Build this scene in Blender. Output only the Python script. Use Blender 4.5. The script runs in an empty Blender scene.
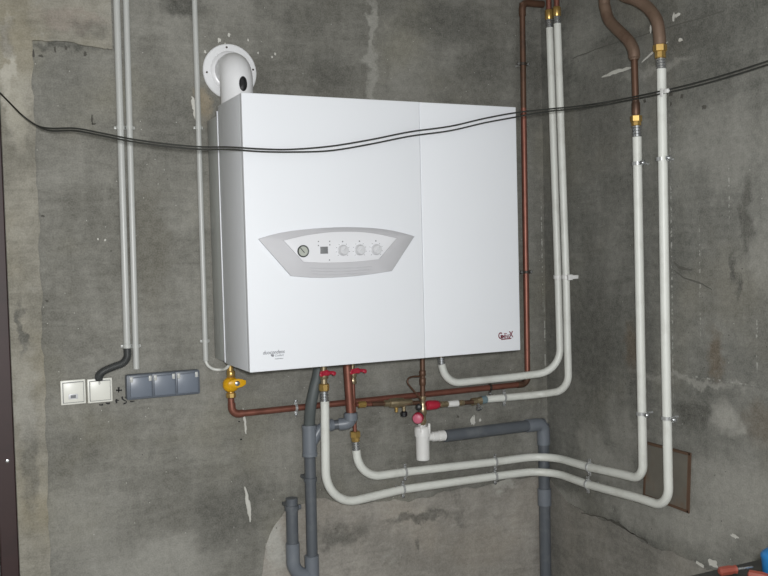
import bpy, bmesh, math, random
from mathutils import Vector as V, Matrix
random.seed(7)
S = bpy.context.scene
COL = S.collection

# ------------------------------------------------------------------ camera
FOC = 916.57; YAW = .4476; PITCH = .0413; ROLL = -.0251
CAM = V((-2.2357, -3.119, 1.5639))
_f = V((math.sin(YAW)*math.cos(PITCH), math.cos(YAW)*math.cos(PITCH), -math.sin(PITCH)))
_r = V((math.cos(YAW), -math.sin(YAW), 0)); _u = _r.cross(_f)
_r2 = math.cos(ROLL)*_r + math.sin(ROLL)*_u; _u2 = -math.sin(ROLL)*_r + math.cos(ROLL)*_u
cd = bpy.data.cameras.new('camera'); cam = bpy.data.objects.new('camera', cd); COL.objects.link(cam)
cd.sensor_width = 36; cd.lens = FOC*36/768; cd.clip_start = .02
cam.matrix_world = Matrix(((_r2.x, _u2.x, -_f.x, CAM.x), (_r2.y, _u2.y, -_f.y, CAM.y), (_r2.z, _u2.z, -_f.z, CAM.z), (0, 0, 0, 1)))
S.camera = cam
# ------------------------------------------------------------------ light
w = bpy.data.worlds.new('world'); S.world = w; w.use_nodes = True
w.node_tree.nodes['Background'].inputs[0].default_value = (.93, .97, 1, 1)
w.node_tree.nodes['Background'].inputs[1].default_value = 1.1
fl = bpy.data.lights.new('camera_flash', 'POINT'); fl.energy = 222; fl.shadow_soft_size = .04; fl.color = (1, 1, 1)
flo = bpy.data.objects.new('camera_flash', fl); COL.objects.link(flo)
flo.location = CAM + _r2*.05 + _u2*.06 - _f*.02
S.view_settings.view_transform = 'Standard'; S.view_settings.look = 'None'
S.view_settings.exposure = 0; S.view_settings.gamma = 1; S.view_settings.use_curve_mapping = False

# ------------------------------------------------------------------ pixel -> place
def ray(px, py):
    return _f + _r2*((px-384)/FOC) + _u2*((288-py)/FOC)
def P(px, py, y=0.):                      # on a plane parallel to the back wall
    d = ray(px, py); return CAM + d*((y-CAM.y)/d.y)
def Q(px, py, x=0.):                      # on a plane parallel to the right wall
    d = ray(px, py); return CAM + d*((x-CAM.x)/d.x)
def Zp(px, py, z):
    d = ray(px, py); return CAM + d*((z-CAM.z)/d.z)
def sz(p, px): return px*((p-CAM).dot(_f))/FOC

# ------------------------------------------------------------------ materials
def srgb(c):
    return tuple((x/255/12.92 if x/255 <= .04045 else ((x/255+.055)/1.055)**2.4) for x in c)+(1,)
class NT:
    def __init__(s, name):
        s.m = bpy.data.materials.new(name); s.m.use_nodes = True; s.t = s.m.node_tree
        s.b = s.t.nodes['Principled BSDF']
    def n(s, typ, **kw):
        nd = s.t.nodes.new(typ)
        for k, v in kw.items():
            if k.startswith('i_'):
                key = k[2:]; key = int(key) if key.isdigit() else key.replace('_', ' ')
                if hasattr(v, 'is_output'): s.t.links.new(v, nd.inputs[key])
                else: nd.inputs[key].default_value = v
            else: setattr(nd, k, v)
        return nd
    def math(s, op, a, b=0., c=0., clamp=False):
        nd = s.n('ShaderNodeMath', operation=op, use_clamp=clamp)
        for i, v in enumerate((a, b, c)):
            if hasattr(v, 'is_output'): s.t.links.new(v, nd.inputs[i])
            else: nd.inputs[i].default_value = v
        return nd.outputs[0]
    def ss(s, v, lo, hi):
        return s.n('ShaderNodeMapRange', interpolation_type='SMOOTHSTEP', i_Value=v, i_From_Min=lo, i_From_Max=hi).outputs[0]
    def noise(s, vec, scale, detail=4, rough=.55, dist=0):
        return s.n('ShaderNodeTexNoise', i_Vector=vec, i_Scale=scale, i_Detail=detail, i_Roughness=rough, i_Distortion=dist).outputs['Fac']
    def mix(s, fac, a, b, mode='MIX'):
        nd = s.n('ShaderNodeMix', data_type='RGBA', blend_type=mode)
        for i, v in ((0, fac), (6, a), (7, b)):
            if hasattr(v, 'is_output'): s.t.links.new(v, nd.inputs[i])
            else: nd.inputs[i].default_value = v
        return nd.outputs[2]
    def mapping(s, vec, scale=(1, 1, 1), rot=(0, 0, 0), loc=(0, 0, 0)):
        return s.n('ShaderNodeMapping', i_Vector=vec, i_Scale=scale, i_Rotation=rot, i_Location=loc).outputs[0]
    def obj(s): return s.n('ShaderNodeTexCoord').outputs['Object']
    def col(s, c): s.link(c, 'Base Color')
    def link(s, v, k):
        if hasattr(v, 'is_output'): s.t.links.new(v, s.b.inputs[k])
        else: s.b.inputs[k].default_value = v
    def bump(s, h, strength=.4, dist=.004):
        s.link(s.n('ShaderNodeBump', i_Height=h, i_Strength=strength, i_Distance=dist).outputs[0], 'Normal')

def plain(name, c, rough=.5, metal=0., var=.06, scale=30, bump=0., spec=.5, dirt=None):
    k = NT(name); o = k.obj()
    base = srgb(c); n = k.noise(o, scale, 5)
    dark = tuple(x*(1-var*2.2) for x in base[:3])+(1,); lite = tuple(min(1, x*(1+var)) for x in base[:3])+(1,)
    cc = k.mix(n, dark, lite)
    if dirt:
        cc = k.mix(k.math('MULTIPLY', k.ss(k.noise(o, dirt[1], 6, .65), .5, .72), dirt[2]), cc, srgb(dirt[0]))
    k.col(cc); k.link(metal, 'Metallic'); k.link(rough, 'Roughness'); k.link(spec, 'Specular IOR Level')
    if bump: k.bump(k.noise(o, scale*4, 3), bump, .002)
    return k.m

DK = (74, 74, 69); LT = (164, 163, 156); BR = (98, 87, 72); CH = (190, 190, 184)
STAINS_AND_SHADING = {
 'plaster': [(372, 40, 5, 60, LT, .65), (371, 85, 6, 18, LT, .6), (445, 22, 70, 26, DK, .6), (330, 72, 34, 26, DK, .45), (485, 66, 44, 24, DK, .45), (300, 20, 26, 24, DK, .35),
   (183, 6, 24, 16, DK, .8), (202, 104, 12, 22, (150, 138, 116), .8), (160, 566, 90, 34, LT, .55), (90, 520, 60, 60, LT, .3), (216, 522, 30, 44, DK, .5), (246, 505, 22, 36, DK, .45),
   (300, 455, 60, 40, (150, 148, 140), .4), (150, 250, 26, 90, (96, 93, 82), .5), (170, 120, 34, 60, DK, .4), (60, 90, 40, 40, (104, 104, 98), .5), (70, 45, 46, 6, DK, .8), (455, 440, 60, 20, DK, .35), (530, 440, 16, 30, LT, .4), (533, 80, 14, 90, DK, .4),  # thin wide dark one paints the band's shadow; the last paints corner shade
   (542, 250, .9, 70, CH, .8, 1), (545, 350, .9, 60, CH, .7, 1), (553, 60, 1, 40, CH, .3, 1)],
 'right': [(600, 110, 34, 60, DK, .4), (592, 330, 26, 80, DK, .55), (720, 140, 44, 60, LT, .35), (748, 214, 7, 44, DK, .7), (735, 275, 4, 32, DK, .75), (716, 354, 9, 30, BR, .8), (632, 346, 9, 30, BR, .75),
   (690, 415, 15, 20, DK, .7), (724, 418, 18, 18, LT, .75), (757, 425, 18, 26, BR, .5), (606, 468, 34, 22, LT, .6), (565, 500, 20, 12, LT, .5), (655, 70, 40, 6, LT, .5), (620, 40, 40, 10, DK, .4),
   (760, 260, 14, 40, LT, .35), (690, 380, 70, 5, LT, .5), (735, 500, 50, 50, LT, .6), (640, 512, 50, 26, LT, .5), (700, 530, 40, 26, LT, .6), (625, 440, 20, 30, LT, .35), (590, 440, 16, 20, LT, .3), (580, 40, 20, 40, LT, .25), (700, 30, 40, 26, DK, .35),
   (671.5, 250, .8, 180, CH, .7, 1), (700, 280, .7, 80, CH, .55, 1), (729, 190, .7, 40, CH, .65, 1), (757, 345, 1, 30, CH, .8, 1), (717, 380, 40, 1.2, CH, .5, 1)],
 'lower': [(345, 534, 34, 16, (92, 90, 84), .55), (332, 540, 20, 10, DK, .3), (432, 514, 38, 6, (88, 86, 80), .65), (400, 520, 24, 5, (92, 90, 84), .5), (416, 544, 4, 10, (88, 86, 80), .6), (500, 484, 20, 8, (190, 188, 180), .6), (275, 545, 12, 34, (196, 195, 188), .7), (480, 545, 60, 26, (160, 152, 140), .4)],  # pale upright entry at the left paints a highlight on the foot's edge
 'band': [(8, 70, 5, 60, (186, 182, 170), .8), (6, 40, 10, 20, (120, 116, 108), .5), (18, 110, 10, 40, (178, 174, 160), .6), (22, 330, 5, 30, DK, .7), (25, 400, 14, 60, (170, 168, 160), .5), (30, 470, 10, 60, DK, .4), (70, 20, 40, 14, (150, 138, 128), .5), (90, 30, 24, 10, DK, .35)],
}
def concrete(name, kind):
    k = NT(name); o = k.obj()
    big = k.noise(o, 1.1, 6, .6, .6); mid = k.noise(o, 4.5, 6, .62, .4); fine = k.noise(o, 42, 4, .6); grain = k.noise(o, 190, 2, .5)
    trow = k.noise(k.mapping(o, (3, 3, 16), (.25, .3, 0)), 2.2, 5, .6, .8)
    vert = k.noise(k.mapping(o, (7, 7, .9)), 1.4, 4, .55, .5)
    if kind == 'plaster': d, l, t = (96, 95, 88), (142, 141, 134), (134, 131, 116)
    elif kind == 'right': d, l, t = (86, 87, 82), (136, 136, 130), (122, 119, 107)
    elif kind == 'band': d, l, t = (116, 113, 102), (168, 164, 152), (156, 147, 122)
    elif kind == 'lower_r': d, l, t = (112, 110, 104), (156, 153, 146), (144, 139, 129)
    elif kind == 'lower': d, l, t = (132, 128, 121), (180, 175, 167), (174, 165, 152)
    else: d, l, t = (112, 110, 104), (150, 147, 139), (140, 134, 122)
    f = k.math('ADD', k.math('MULTIPLY', big, .8), k.math('ADD', k.math('MULTIPLY', mid, .55), k.math('ADD', k.math('MULTIPLY', trow, .35), k.math('MULTIPLY', vert, .35))))
    f = k.ss(f, .80, 1.26)
    c = k.mix(f, srgb(d), srgb(l))
    c = k.mix(k.math('MULTIPLY', k.ss(k.noise(k.mapping(o, loc=(7, 3, 5)), 2.3, 5), .48, .7), .6), c, srgb(t))
    # darker damp blotches
    dk = k.ss(k.noise(k.mapping(o, loc=(2, 9, 4)), 2.9, 7, .66, 1.1), .57, .74)
    c = k.mix(k.math('MULTIPLY', dk, .5 if kind != 'band' else .4), c, srgb((82, 82, 77)))
    lg = k.ss(k.noise(k.mapping(o, loc=(-4, 1, 8)), 3.7, 7, .7, 1.4), .6, .76)
    c = k.mix(k.math('MULTIPLY', lg, .55 if kind in ('band', 'lower') else .4), c, srgb((170, 169, 162)))
    # stains with their own place and shape, plus some painted shade and highlight
    if kind in STAINS_AND_SHADING:
        wn = k.n('ShaderNodeTexNoise', i_Vector=o, i_Scale=9., i_Detail=5., i_Roughness=.65).outputs['Color']
        wp = k.n('ShaderNodeVectorMath', operation='MULTIPLY_ADD', i_0=wn, i_1=(.16, .16, .16), i_2=o)
        wp = k.n('ShaderNodeVectorMath', operation='SUBTRACT', i_0=wp.outputs[0], i_1=(.08, .08, .08)).outputs[0]
        tex = k.noise(o, 22, 5, .65); dots = k.ss(k.noise(o, 60, 3, .6), .5, .56)
        for (px, py, rx, ry, cc, st, *dt) in STAINS_AND_SHADING[kind]:
            q = Q(px, py) if kind == 'right' else P(px, py); a_, b_ = sz(q, rx), sz(q, ry)
            if kind == 'right': a_ *= 1.5
            sub = k.n('ShaderNodeVectorMath', operation='SUBTRACT', i_0=o if dt else wp, i_1=tuple(q)).outputs[0]
            scl = k.n('ShaderNodeVectorMath', operation='MULTIPLY', i_0=sub, i_1=(0, 1/a_, 1/b_) if kind == 'right' else (1/a_, 0, 1/b_)).outputs[0]
            ln = k.n('ShaderNodeVectorMath', operation='LENGTH', i_0=scl).outputs['Value']
            m = k.math('SUBTRACT', 1, k.ss(ln, .35, 1.15)); m = k.math('MULTIPLY', m, dots if dt else k.ss(tex, .15, .5))
            c = k.mix(k.math('MULTIPLY', m, min(1, st*1.25)), c, srgb(cc))
    # fine mottling
    c = k.mix(.15, c, k.mix(k.ss(fine, .25, .75), srgb((58, 58, 54)), srgb((176, 174, 166))), 'MIX')
    c = k.mix(.13, c, k.mix(k.ss(grain, .3, .7), srgb((62, 62, 58)), srgb((176, 174, 167))), 'MIX')
    # pin holes and lime specks
    vo = k.n('ShaderNodeTexVoronoi', i_Vector=o, i_Scale=26.); hole = k.math('LESS_THAN', vo.outputs['Distance'], .07)
    pick = k.math('GREATER_THAN', k.n('ShaderNodeSeparateColor', i_Color=vo.outputs['Color']).outputs[0], .92)
    c = k.mix(k.math('MULTIPLY', k.math('MULTIPLY', hole, pick), .6), c, srgb((58, 56, 52)))
    vo2 = k.n('ShaderNodeTexVoronoi', i_Vector=k.mapping(o, loc=(3, 3, 3)), i_Scale=44.); sp = k.math('LESS_THAN', vo2.outputs['Distance'], .07)
    pick2 = k.math('GREATER_THAN', k.n('ShaderNodeSeparateColor', i_Color=vo2.outputs['Color']).outputs[1], .975)
    c = k.mix(k.math('MULTIPLY', k.math('MULTIPLY', sp, pick2), .7), c, srgb((205, 204, 198)))
    k.col(c); k.link(.86, 'Roughness'); k.link(.3, 'Specular IOR Level')
    h = k.math('ADD', k.math('MULTIPLY', mid, .9), k.math('ADD', k.math('MULTIPLY', fine, .35), k.math('ADD', k.math('MULTIPLY', grain, .12), k.math('MULTIPLY', trow, .5))))
    k.bump(h, .55 if kind in ('band', 'lower') else .32, .012)
    return k.m

M = {}
for kd in ('plaster', 'right', 'band', 'lower', 'lower_r', 'floor'): M['c_'+kd] = concrete('concrete_'+kd, kd)
M['boiler'] = plain('white_enamel', (229, 232, 237), .42, 0, .012, 3)
M['chassis'] = plain('galvanised_chassis', (196, 199, 197), .34, .25, .03, 8)
M['dark_gap'] = plain('dark_gap', (38, 38, 38), .7)
M['bezel'] = plain('silver_plastic', (194, 194, 198), .42, .0, .02, 40)
M['face'] = plain('pale_plastic', (222, 223, 227), .45, 0, .01, 10)
M['knob'] = plain('knob_plastic', (204, 205, 208), .35, 0, .01, 10)
M['tick'] = plain('grey_print', (120, 122, 126), .6)
M['print_grey'] = plain('grey_logo_print', (138, 140, 146), .6)
M['print_red'] = plain('red_logo_print', (120, 44, 58), .5)
M['print_white'] = plain('white_logo_print', (226, 226, 230), .5)
M['lcd'] = plain('display_dark', (122, 124, 126), .25)
M['gauge_rim'] = plain('gauge_rim', (78, 82, 80), .3, .5)
M['gauge_dial'] = plain('gauge_dial', (176, 180, 172), .35, 0, .03, 60)
M['needle'] = plain('gauge_needle', (40, 46, 40), .5)
M['flue'] = plain('white_flue', (232, 233, 235), .3, 0, .012, 4)
M['rubber'] = plain('black_rubber', (26, 27, 29), .5)
M['conduit'] = plain('grey_conduit', (188, 190, 187), .33, 0, .03, 12)
M['wcable'] = plain('white_cable', (216, 217, 212), .4, 0, .02, 20)
M['pipe_w'] = plain('white_multilayer_pipe', (224, 226, 220), .4, 0, .02, 12, dirt=((170, 168, 158), 9, .3))
M['pvc'] = plain('grey_pvc', (92, 97, 103), .38, 0, .05, 14, dirt=((140, 142, 142), 12, .25))
M['pvc_fit'] = plain('grey_pvc_fitting', (116, 122, 130), .36, 0, .05, 14, dirt=((146, 150, 152), 14, .25))
M['hose'] = plain('grey_hose', (88, 94, 94), .55, 0, .04, 20)
M['copper'] = plain('copper', (144, 94, 80), .44, .55, .16, 22, dirt=((112, 70, 58), 16, .6))
M['copper_d'] = plain('tarnished_copper', (110, 82, 66), .48, .45, .18, 16, dirt=((70, 56, 48), 11, .8))
M['copper_b'] = plain('burnt_copper', (134, 112, 96), .55, .35, .18, 14, dirt=((92, 70, 58), 7, .9))
M['brass'] = plain('brass', (206, 172, 104), .3, .7, .1, 30, dirt=((140, 106, 56), 20, .5))
M['brass_p'] = plain('pale_brass', (186, 170, 140), .32, .8, .12, 30, dirt=((130, 110, 84), 20, .5))
M['steel'] = plain('steel', (200, 202, 204), .22, .85, .06, 30)
M['zinc'] = plain('zinc_clamp', (200, 202, 202), .28, .5, .08, 40)
M['iron'] = plain('blackened_clamp', (74, 66, 60), .5, .5, .1, 40)
M['yellow'] = plain('yellow_paint', (226, 170, 22), .35, 0, .06, 30)
M['red'] = plain('red_handle', (178, 40, 62), .38, 0, .05, 30)
M['pink'] = plain('pink_cap', (206, 110, 132), .4, 0, .05, 30)
M['black'] = plain('black_plastic', (30, 31, 34), .4)
M['tail'] = plain('charcoal_corrugated', (70, 72, 72), .45)
M['teal'] = plain('blue_grey_cap', (124, 146, 154), .35, .2, .05, 30)
M['wplastic'] = plain('white_plastic', (228, 228, 226), .38, 0, .012, 10)
M['switch'] = plain('white_switch', (226, 226, 218), .35, 0, .012, 10)
M['outlet'] = plain('grey_outlet', (100, 107, 117), .4, 0, .03, 20)
M['outlet_lid'] = plain('grey_outlet_lid', (112, 120, 132), .32, 0, .03, 20)
M['wire'] = plain('black_cable', (52, 53, 50), .45, 0, .05, 30)
M['door'] = plain('brown_door_paint', (50, 29, 28), .55, 0, .1, 9, dirt=((34, 21, 19), 5, .6))
M['rust'] = plain('rusty_steel', (98, 76, 60), .8, .1, .18, 18, bump=.3, dirt=((84, 62, 48), 9, .8))
M['rustpan'] = plain('rust_stained_mortar', (112, 108, 99), .85, 0, .14, 14, bump=.3, dirt=((110, 84, 64), 6, .75))
M['smear'] = plain('lime_smear', (206, 205, 198), .85, 0, .06, 40, bump=.3)
M['stain'] = plain('dark_smudge', (84, 82, 76), .9, 0, .1, 30)
M['faint'] = plain('faint_smudge', (96, 95, 89), .9, 0, .1, 30)
M['mark'] = plain('black_marker', (28, 28, 27), .7)
M['bench'] = plain('dark_board', (56, 56, 54), .6, 0, .12, 8, dirt=((92, 88, 82), 7, .5))
M['blue'] = plain('blue_plastic', (36, 110, 168), .35, 0, .04, 20)
M['redtool'] = plain('orange_red_plastic', (132, 66, 54), .55, 0, .06, 20)

# ------------------------------------------------------------------ builders
ROOT = {}
def smooth(me, ang=40):
    me.polygons.foreach_set('use_smooth', [True]*len(me.polygons))
    try: me.set_sharp_from_angle(angle=math.radians(ang))
    except Exception: pass
def obj(name, bm, mat, parent=None, sm=True, org=None):
    bmesh.ops.recalc_face_normals(bm, faces=bm.faces[:])
    me = bpy.data.meshes.new(name)
    if parent is not None: L = ROOT[parent.name]
    elif org is not None: L = V(org)
    else:
        xs = [v.co for v in bm.verts]
        L = V(((min(c.x for c in xs)+max(c.x for c in xs))/2, (min(c.y for c in xs)+max(c.y for c in xs))/2, min(c.z for c in xs)))
    for v in bm.verts: v.co -= L
    bm.to_mesh(me); bm.free()
    if sm: smooth(me)
    me.materials.append(M[mat] if isinstance(mat, str) else mat)
    o = bpy.data.objects.new(name, me); COL.objects.link(o)
    if parent is not None: o.parent = parent
    else: o.location = L
    ROOT[o.name] = L.copy()
    return o
def thing(name, loc, label, cat, group=None):
    o = bpy.data.objects.new(name, None); COL.objects.link(o); o.location = loc; o.empty_display_size = .05
    ROOT[o.name] = V(loc); tag(o, label, cat, group); return o
def tag(o, label, cat, group=None):
    o['label'] = label; o['category'] = cat
    if group: o['group'] = group
    return o
def struct(name, bm, mat, sm=False):
    o = obj(name, bm, mat, None, sm, (0, 0, 0)); o['kind'] = 'structure'; return o

def fillet(pts, rad, n=8):
    if not isinstance(rad, (list, tuple)): rad = [rad]*len(pts)
    out = [pts[0].copy()]
    for i in range(1, len(pts)-1):
        a, b, c = pts[i-1], pts[i], pts[i+1]
        d1 = (a-b); d2 = (c-b); l1, l2 = d1.length, d2.length; d1.normalize(); d2.normalize()
        ang = d1.angle(d2); r = rad[i]
        if r <= 0 or ang > math.pi-.02: out.append(b.copy()); continue
        t = r/math.tan(ang/2); t = min(t, l1*.48 if i > 1 else l1*.95, l2*.48 if i < len(pts)-2 else l2*.95)
        r = t*math.tan(ang/2); cen = b+(d1+d2).normalized()*(r/math.sin(ang/2))
        p0 = b+d1*t; v0 = p0-cen; v1 = b+d2*t-cen; tot = v0.angle(v1); ax = v0.cross(v1).normalized()
        for j in range(n+1): out.append(cen+Matrix.Rotation(tot*j/n, 3, ax) @ v0)
    out.append(pts[-1].copy()); return out
def catmull(pts, n=8):
    q = [pts[0]*2-pts[1]]+list(pts)+[pts[-1]*2-pts[-2]]; out = []
    for i in range(1, len(q)-2):
        a, b, c, d = q[i-1:i+3]
        for j in range(n):
            t = j/n
            out.append(.5*((2*b)+(c-a)*t+(2*a-5*b+4*c-d)*t*t+(3*b-a-3*c+d)*t**3))
    out.append(pts[-1].copy()); return out
def add_tube(bm, path, r, seg=14, hollow=0):
    ps = [path[0]]
    for p in path[1:]:
        if (p-ps[-1]).length > 1e-5: ps.append(p)
    n = len(ps); rr = r if isinstance(r, (list, tuple)) else [r]*n
    t0 = (ps[1]-ps[0]).normalized(); up = V((0, 0, 1)) if abs(t0.z) < .9 else V((1, 0, 0))
    nx = t0.cross(up).normalized(); rings = []
    for i in range(n):
        t = (ps[min(i+1, n-1)]-ps[max(i-1, 0)]).normalized()
        nx = (nx-t*nx.dot(t)).normalized(); ny = t.cross(nx)
        rings.append([bm.verts.new(ps[i]+(nx*math.cos(2*math.pi*k/seg)+ny*math.sin(2*math.pi*k/seg))*rr[i]) for k in range(seg)])
    for a, b in zip(rings, rings[1:]):
        for k in range(seg): bm.faces.new((a[k], a[(k+1) % seg], b[(k+1) % seg], b[k]))
    bm.faces.new(rings[0][::-1]); bm.faces.new(rings[-1])
def tube(name, path, r, mat, parent=None, seg=14):
    bm = bmesh.new(); add_tube(bm, path, r, seg); return obj(name, bm, mat, parent)
def frame(d, hint=None):
    d = d.normalized(); up = hint or (V((0, 0, 1)) if abs(d.z) < .9 else V((0, -1, 0)))
    x = d.cross(up).normalized(); return x, d.cross(x).normalized(), d
def add_lathe(bm, p, d, prof, n=20, rot=0, cap=True):
    x, y, d = frame(d); rings = []
    for t, r in prof:
        rings.append([bm.verts.new(p+d*t+(x*math.cos(rot+2*math.pi*k/n)+y*math.sin(rot+2*math.pi*k/n))*max(r, 1e-5)) for k in range(n)])
    for a, b in zip(rings, rings[1:]):
        for k in range(n): bm.faces.new((a[k], a[(k+1) % n], b[(k+1) % n], b[k]))
    if cap: bm.faces.new(rings[0][::-1]); bm.faces.new(rings[-1])
def lathe(name, p, d, prof, mat, parent=None, n=20, rot=0, cap=True):
    bm = bmesh.new(); add_lathe(bm, p, d, prof, n, rot, cap); return obj(name, bm, mat, parent)
def add_box(bm, c, s, bev=0, rot=None, seg=2):
    r = bmesh.ops.create_cube(bm, size=1)['verts']
    for v in r:
        q = V((v.co.x*s[0], v.co.y*s[1], v.co.z*s[2])); v.co = V(c)+((rot @ q) if rot else q)
    if bev:
        es = list({e for v in r for e in v.link_edges}); bmesh.ops.bevel(bm, geom=es, offset=bev, segments=seg, profile=.5, affect='EDGES')
def box(name, c, s, mat, parent=None, bev=0, rot=None, seg=2):
    bm = bmesh.new(); add_box(bm, c, s, bev, rot, seg); return obj(name, bm, mat, parent)
def prism(name, pts, vec, mat, parent=None, bev=0, fn=None):
    bm = bmesh.new(); vs = [bm.verts.new(p) for p in pts]; f = bm.faces.new(vs)
    e = bmesh.ops.extrude_face_region(bm, geom=[f]); nv = [g for g in e['geom'] if isinstance(g, bmesh.types.BMVert)]
    for v in nv: v.co += V(vec)
    if bev:
        es = [ed for ed in bm.edges if all(v in nv for v in ed.verts)]
        bmesh.ops.bevel(bm, geom=es, offset=bev, segments=2, profile=.5, affect='EDGES')
    return fn(bm) if fn else obj(name, bm, mat, parent)
def text(name, body, c, h, mat, parent, shear=0, sx=1, ext=.0004, bold=0):
    cu = bpy.data.curves.new('lettering', 'FONT'); cu.body = body; cu.size = h/.7; cu.align_x = 'CENTER'; cu.align_y = 'CENTER'
    cu.extrude = ext; cu.shear = shear; cu.offset = bold; cu.resolution_u = 3
    t = bpy.data.objects.new('lettering', cu); COL.objects.link(t)
    bpy.context.view_layer.update()
    me = bpy.data.meshes.new_from_object(t.evaluated_get(bpy.context.evaluated_depsgraph_get()))
    bpy.data.objects.remove(t); bm = bmesh.new(); bm.from_mesh(me); bpy.data.meshes.remove(me)
    for v in bm.verts: x, y, z = v.co; v.co = V(c)+V((x*sx, -z, y))
    return obj(name, bm, mat, parent, False)
def jag(pts, step=.025, amp=.006, plane='y'):
    """walk a closed outline and roughen it"""
    out = []
    for a, b in zip(pts, pts[1:]+pts[:1]):
        n = max(1, int((b-a).length/step))
        for i in range(n):
            p = a.lerp(b, i/n); j = amp if 0 < i else amp*.3
            q = V((random.uniform(-j, j), 0, random.uniform(-j, j))) if plane == 'y' else V((0, random.uniform(-j, j), random.uniform(-j, j)))
            out.append(p+q)
    return out

# ------------------------------------------------------------------ room
CEIL = 2.8; FRONT = -4.6; LEFT = -4.6
DX = P(8.3, 300).x                    # right edge of the door opening
DOOR_T = 2.05; DL = DX-.95
def slab(x0, x1, y0, y1, z0, z1, bm=None):
    bm = bm or bmesh.new(); add_box(bm, ((x0+x1)/2, (y0+y1)/2, (z0+z1)/2), (x1-x0, y1-y0, z1-z0)); return bm
b = slab(DX, .2, 0, .2, 0, CEIL); slab(LEFT, DL, 0, .2, 0, CEIL, b); slab(DL, DX, 0, .2, DOOR_T, CEIL, b)
wall_back = struct('wall_back', b, 'c_plaster')
wall_right = struct('wall_right', slab(0, .2, FRONT, 0, 0, CEIL), 'c_right')
struct('wall_left', slab(LEFT-.2, LEFT, FRONT, .2, 0, CEIL), 'c_plaster')
struct('floor', slab(LEFT-.2, .2, FRONT, .2, -.15, 0), 'c_floor')
struct('ceiling', slab(LEFT-.2, .2, FRONT, .2, CEIL, CEIL+.15), 'c_floor')

def wallpiece(name, pts, vec, mat, wall):
    return prism(name, pts, vec, mat, wall)
# raw concrete band left and above the plaster field (stands a centimetre proud)
def strip(name, cols, vec, mat, wall):
    """solid sheet from paired outline points, one quad per pair"""
    bm = bmesh.new(); L = []
    for p, q in cols: L.append([bm.verts.new(p), bm.verts.new(q), bm.verts.new(q+V(vec)), bm.verts.new(p+V(vec))])
    for a_, c_ in zip(L, L[1:]):
        for i in range(4): bm.faces.new((a_[i], a_[(i+1) % 4], c_[(i+1) % 4], c_[i]))
    bm.faces.new(L[0]); bm.faces.new(L[-1][::-1]); return obj(name, bm, mat, wall, False)
def poly_at(pts, t, key, val):                    # piecewise linear lookup
    for a_, c_ in zip(pts, pts[1:]):
        ka, kc = getattr(a_, key), getattr(c_, key)
        if min(ka, kc) <= t <= max(ka, kc) and ka != kc:
            return getattr(a_, val)+(getattr(c_, val)-getattr(a_, val))*(t-ka)/(kc-ka)
    e = pts[0] if abs(getattr(pts[0], key)-t) < abs(getattr(pts[-1], key)-t) else pts[-1]; return getattr(e, val)
e1 = [P(*q) for q in ((32, 41), (34, 120), (38, 220), (42, 330), (46, 430), (50, 576))]
def walk(v):
    """slow wander plus crumble"""
    return .003*math.sin(v*23)+.002*math.sin(v*61+1)+random.uniform(-.0022, .0022)
zt = e1[0].z; zs = [.002+i*(zt-.002)/90 for i in range(91)]
strip('concrete_band', [(V((DX+.001, 0, z)), V((poly_at(e1, z, 'z', 'x')+(walk(z) if z < zt else 0), 0, z))) for z in zs], (0, -.011, 0), 'c_band', wall_back)
ue = [e1[0], P(60, 42), P(80, 45), P(100, 48.5), P(112, 49.5)]
x0, x1 = DX+.001, ue[-1].x; n = 40; xs = [x0+(x1-x0)*i/n for i in range(n+1)]
strip('concrete_band', [(V((x, 0, zt+.0002 if x <= e1[0].x else poly_at(ue, x, 'x', 'z')+walk(x)*.8)), V((x, 0, CEIL-.002))) for x in xs], (0, -.011, 0), 'c_band', wall_back)
# rough unplastered foot of both walls
lo = [P(*q) for q in ((262, 576), (265, 548), (272, 528), (286, 507), (318, 499), (360, 503), (410, 500), (462, 489), (510, 480), (544, 474))]
xs = [lo[0].x+(-.001-lo[0].x)*i/80 for i in range(81)]
strip('rough_plaster', [(V((x, 0, .003)), V((x, 0, poly_at(lo, x, 'x', 'z')+walk(x)*1.4))) for x in xs], (0, -.0025, 0), 'c_lower', wall_back)
ro = [Q(*q) for q in ((549, 478), (556, 486), (566, 500), (580, 511), (606, 519), (628, 531), (650, 545), (680, 556), (704, 566), (730, 576))]
re = ro[-1].copy(); re.y -= .9; re.z -= .3; ro.append(re)
ys = [-.006+(re.y+.006)*i/90 for i in range(91)]
strip('rough_plaster', [(V((0, y, .003)), V((0, y, poly_at(ro, y, 'y', 'z')+walk(y)*1.4))) for y in ys], (-.004, 0, 0), 'c_lower_r', wall_right)
# cracks
def flat_line(name, pts, wdt, mat, wall, plane='y', th=.0012):
    bm = bmesh.new(); rr = [wdt*random.uniform(.5, 1.2) for _ in pts]
    for i, p in enumerate(pts):
        pass
    L = []
    for i, p in enumerate(pts):
        t = (pts[min(i+1, len(pts)-1)]-pts[max(i-1, 0)]).normalized()
        nrm = V((0, -1, 0)) if plane == 'y' else V((-1, 0, 0)); s = t.cross(nrm).normalized()*rr[i]*.5
        L.append((bm.verts.new(p+s), bm.verts.new(p-s), bm.verts.new(p+s+nrm*th), bm.verts.new(p-s+nrm*th)))
    for a, c in zip(L, L[1:]):
        for i0, i1 in ((0, 1), (1, 3), (3, 2), (2, 0)): bm.faces.new((a[i0], a[i1], c[i1], c[i0]))
    bm.faces.new((L[0][0], L[0][1], L[0][3], L[0][2])); bm.faces.new((L[-1][0], L[-1][1], L[-1][3], L[-1][2]))
    return obj(name, bm, mat, wall, False)
def wob(pts, n, amp, plane):
    out = []
    for a, c in zip(pts, pts[1:]):
        for i in range(n):
            p = a.lerp(c, i/n); q = random.uniform(-amp, amp)
            out.append(p+(V((random.uniform(-amp, amp), 0, q)) if plane == 'y' else V((0, random.uniform(-amp, amp), q))))
    out.append(pts[-1]); return out
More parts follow.
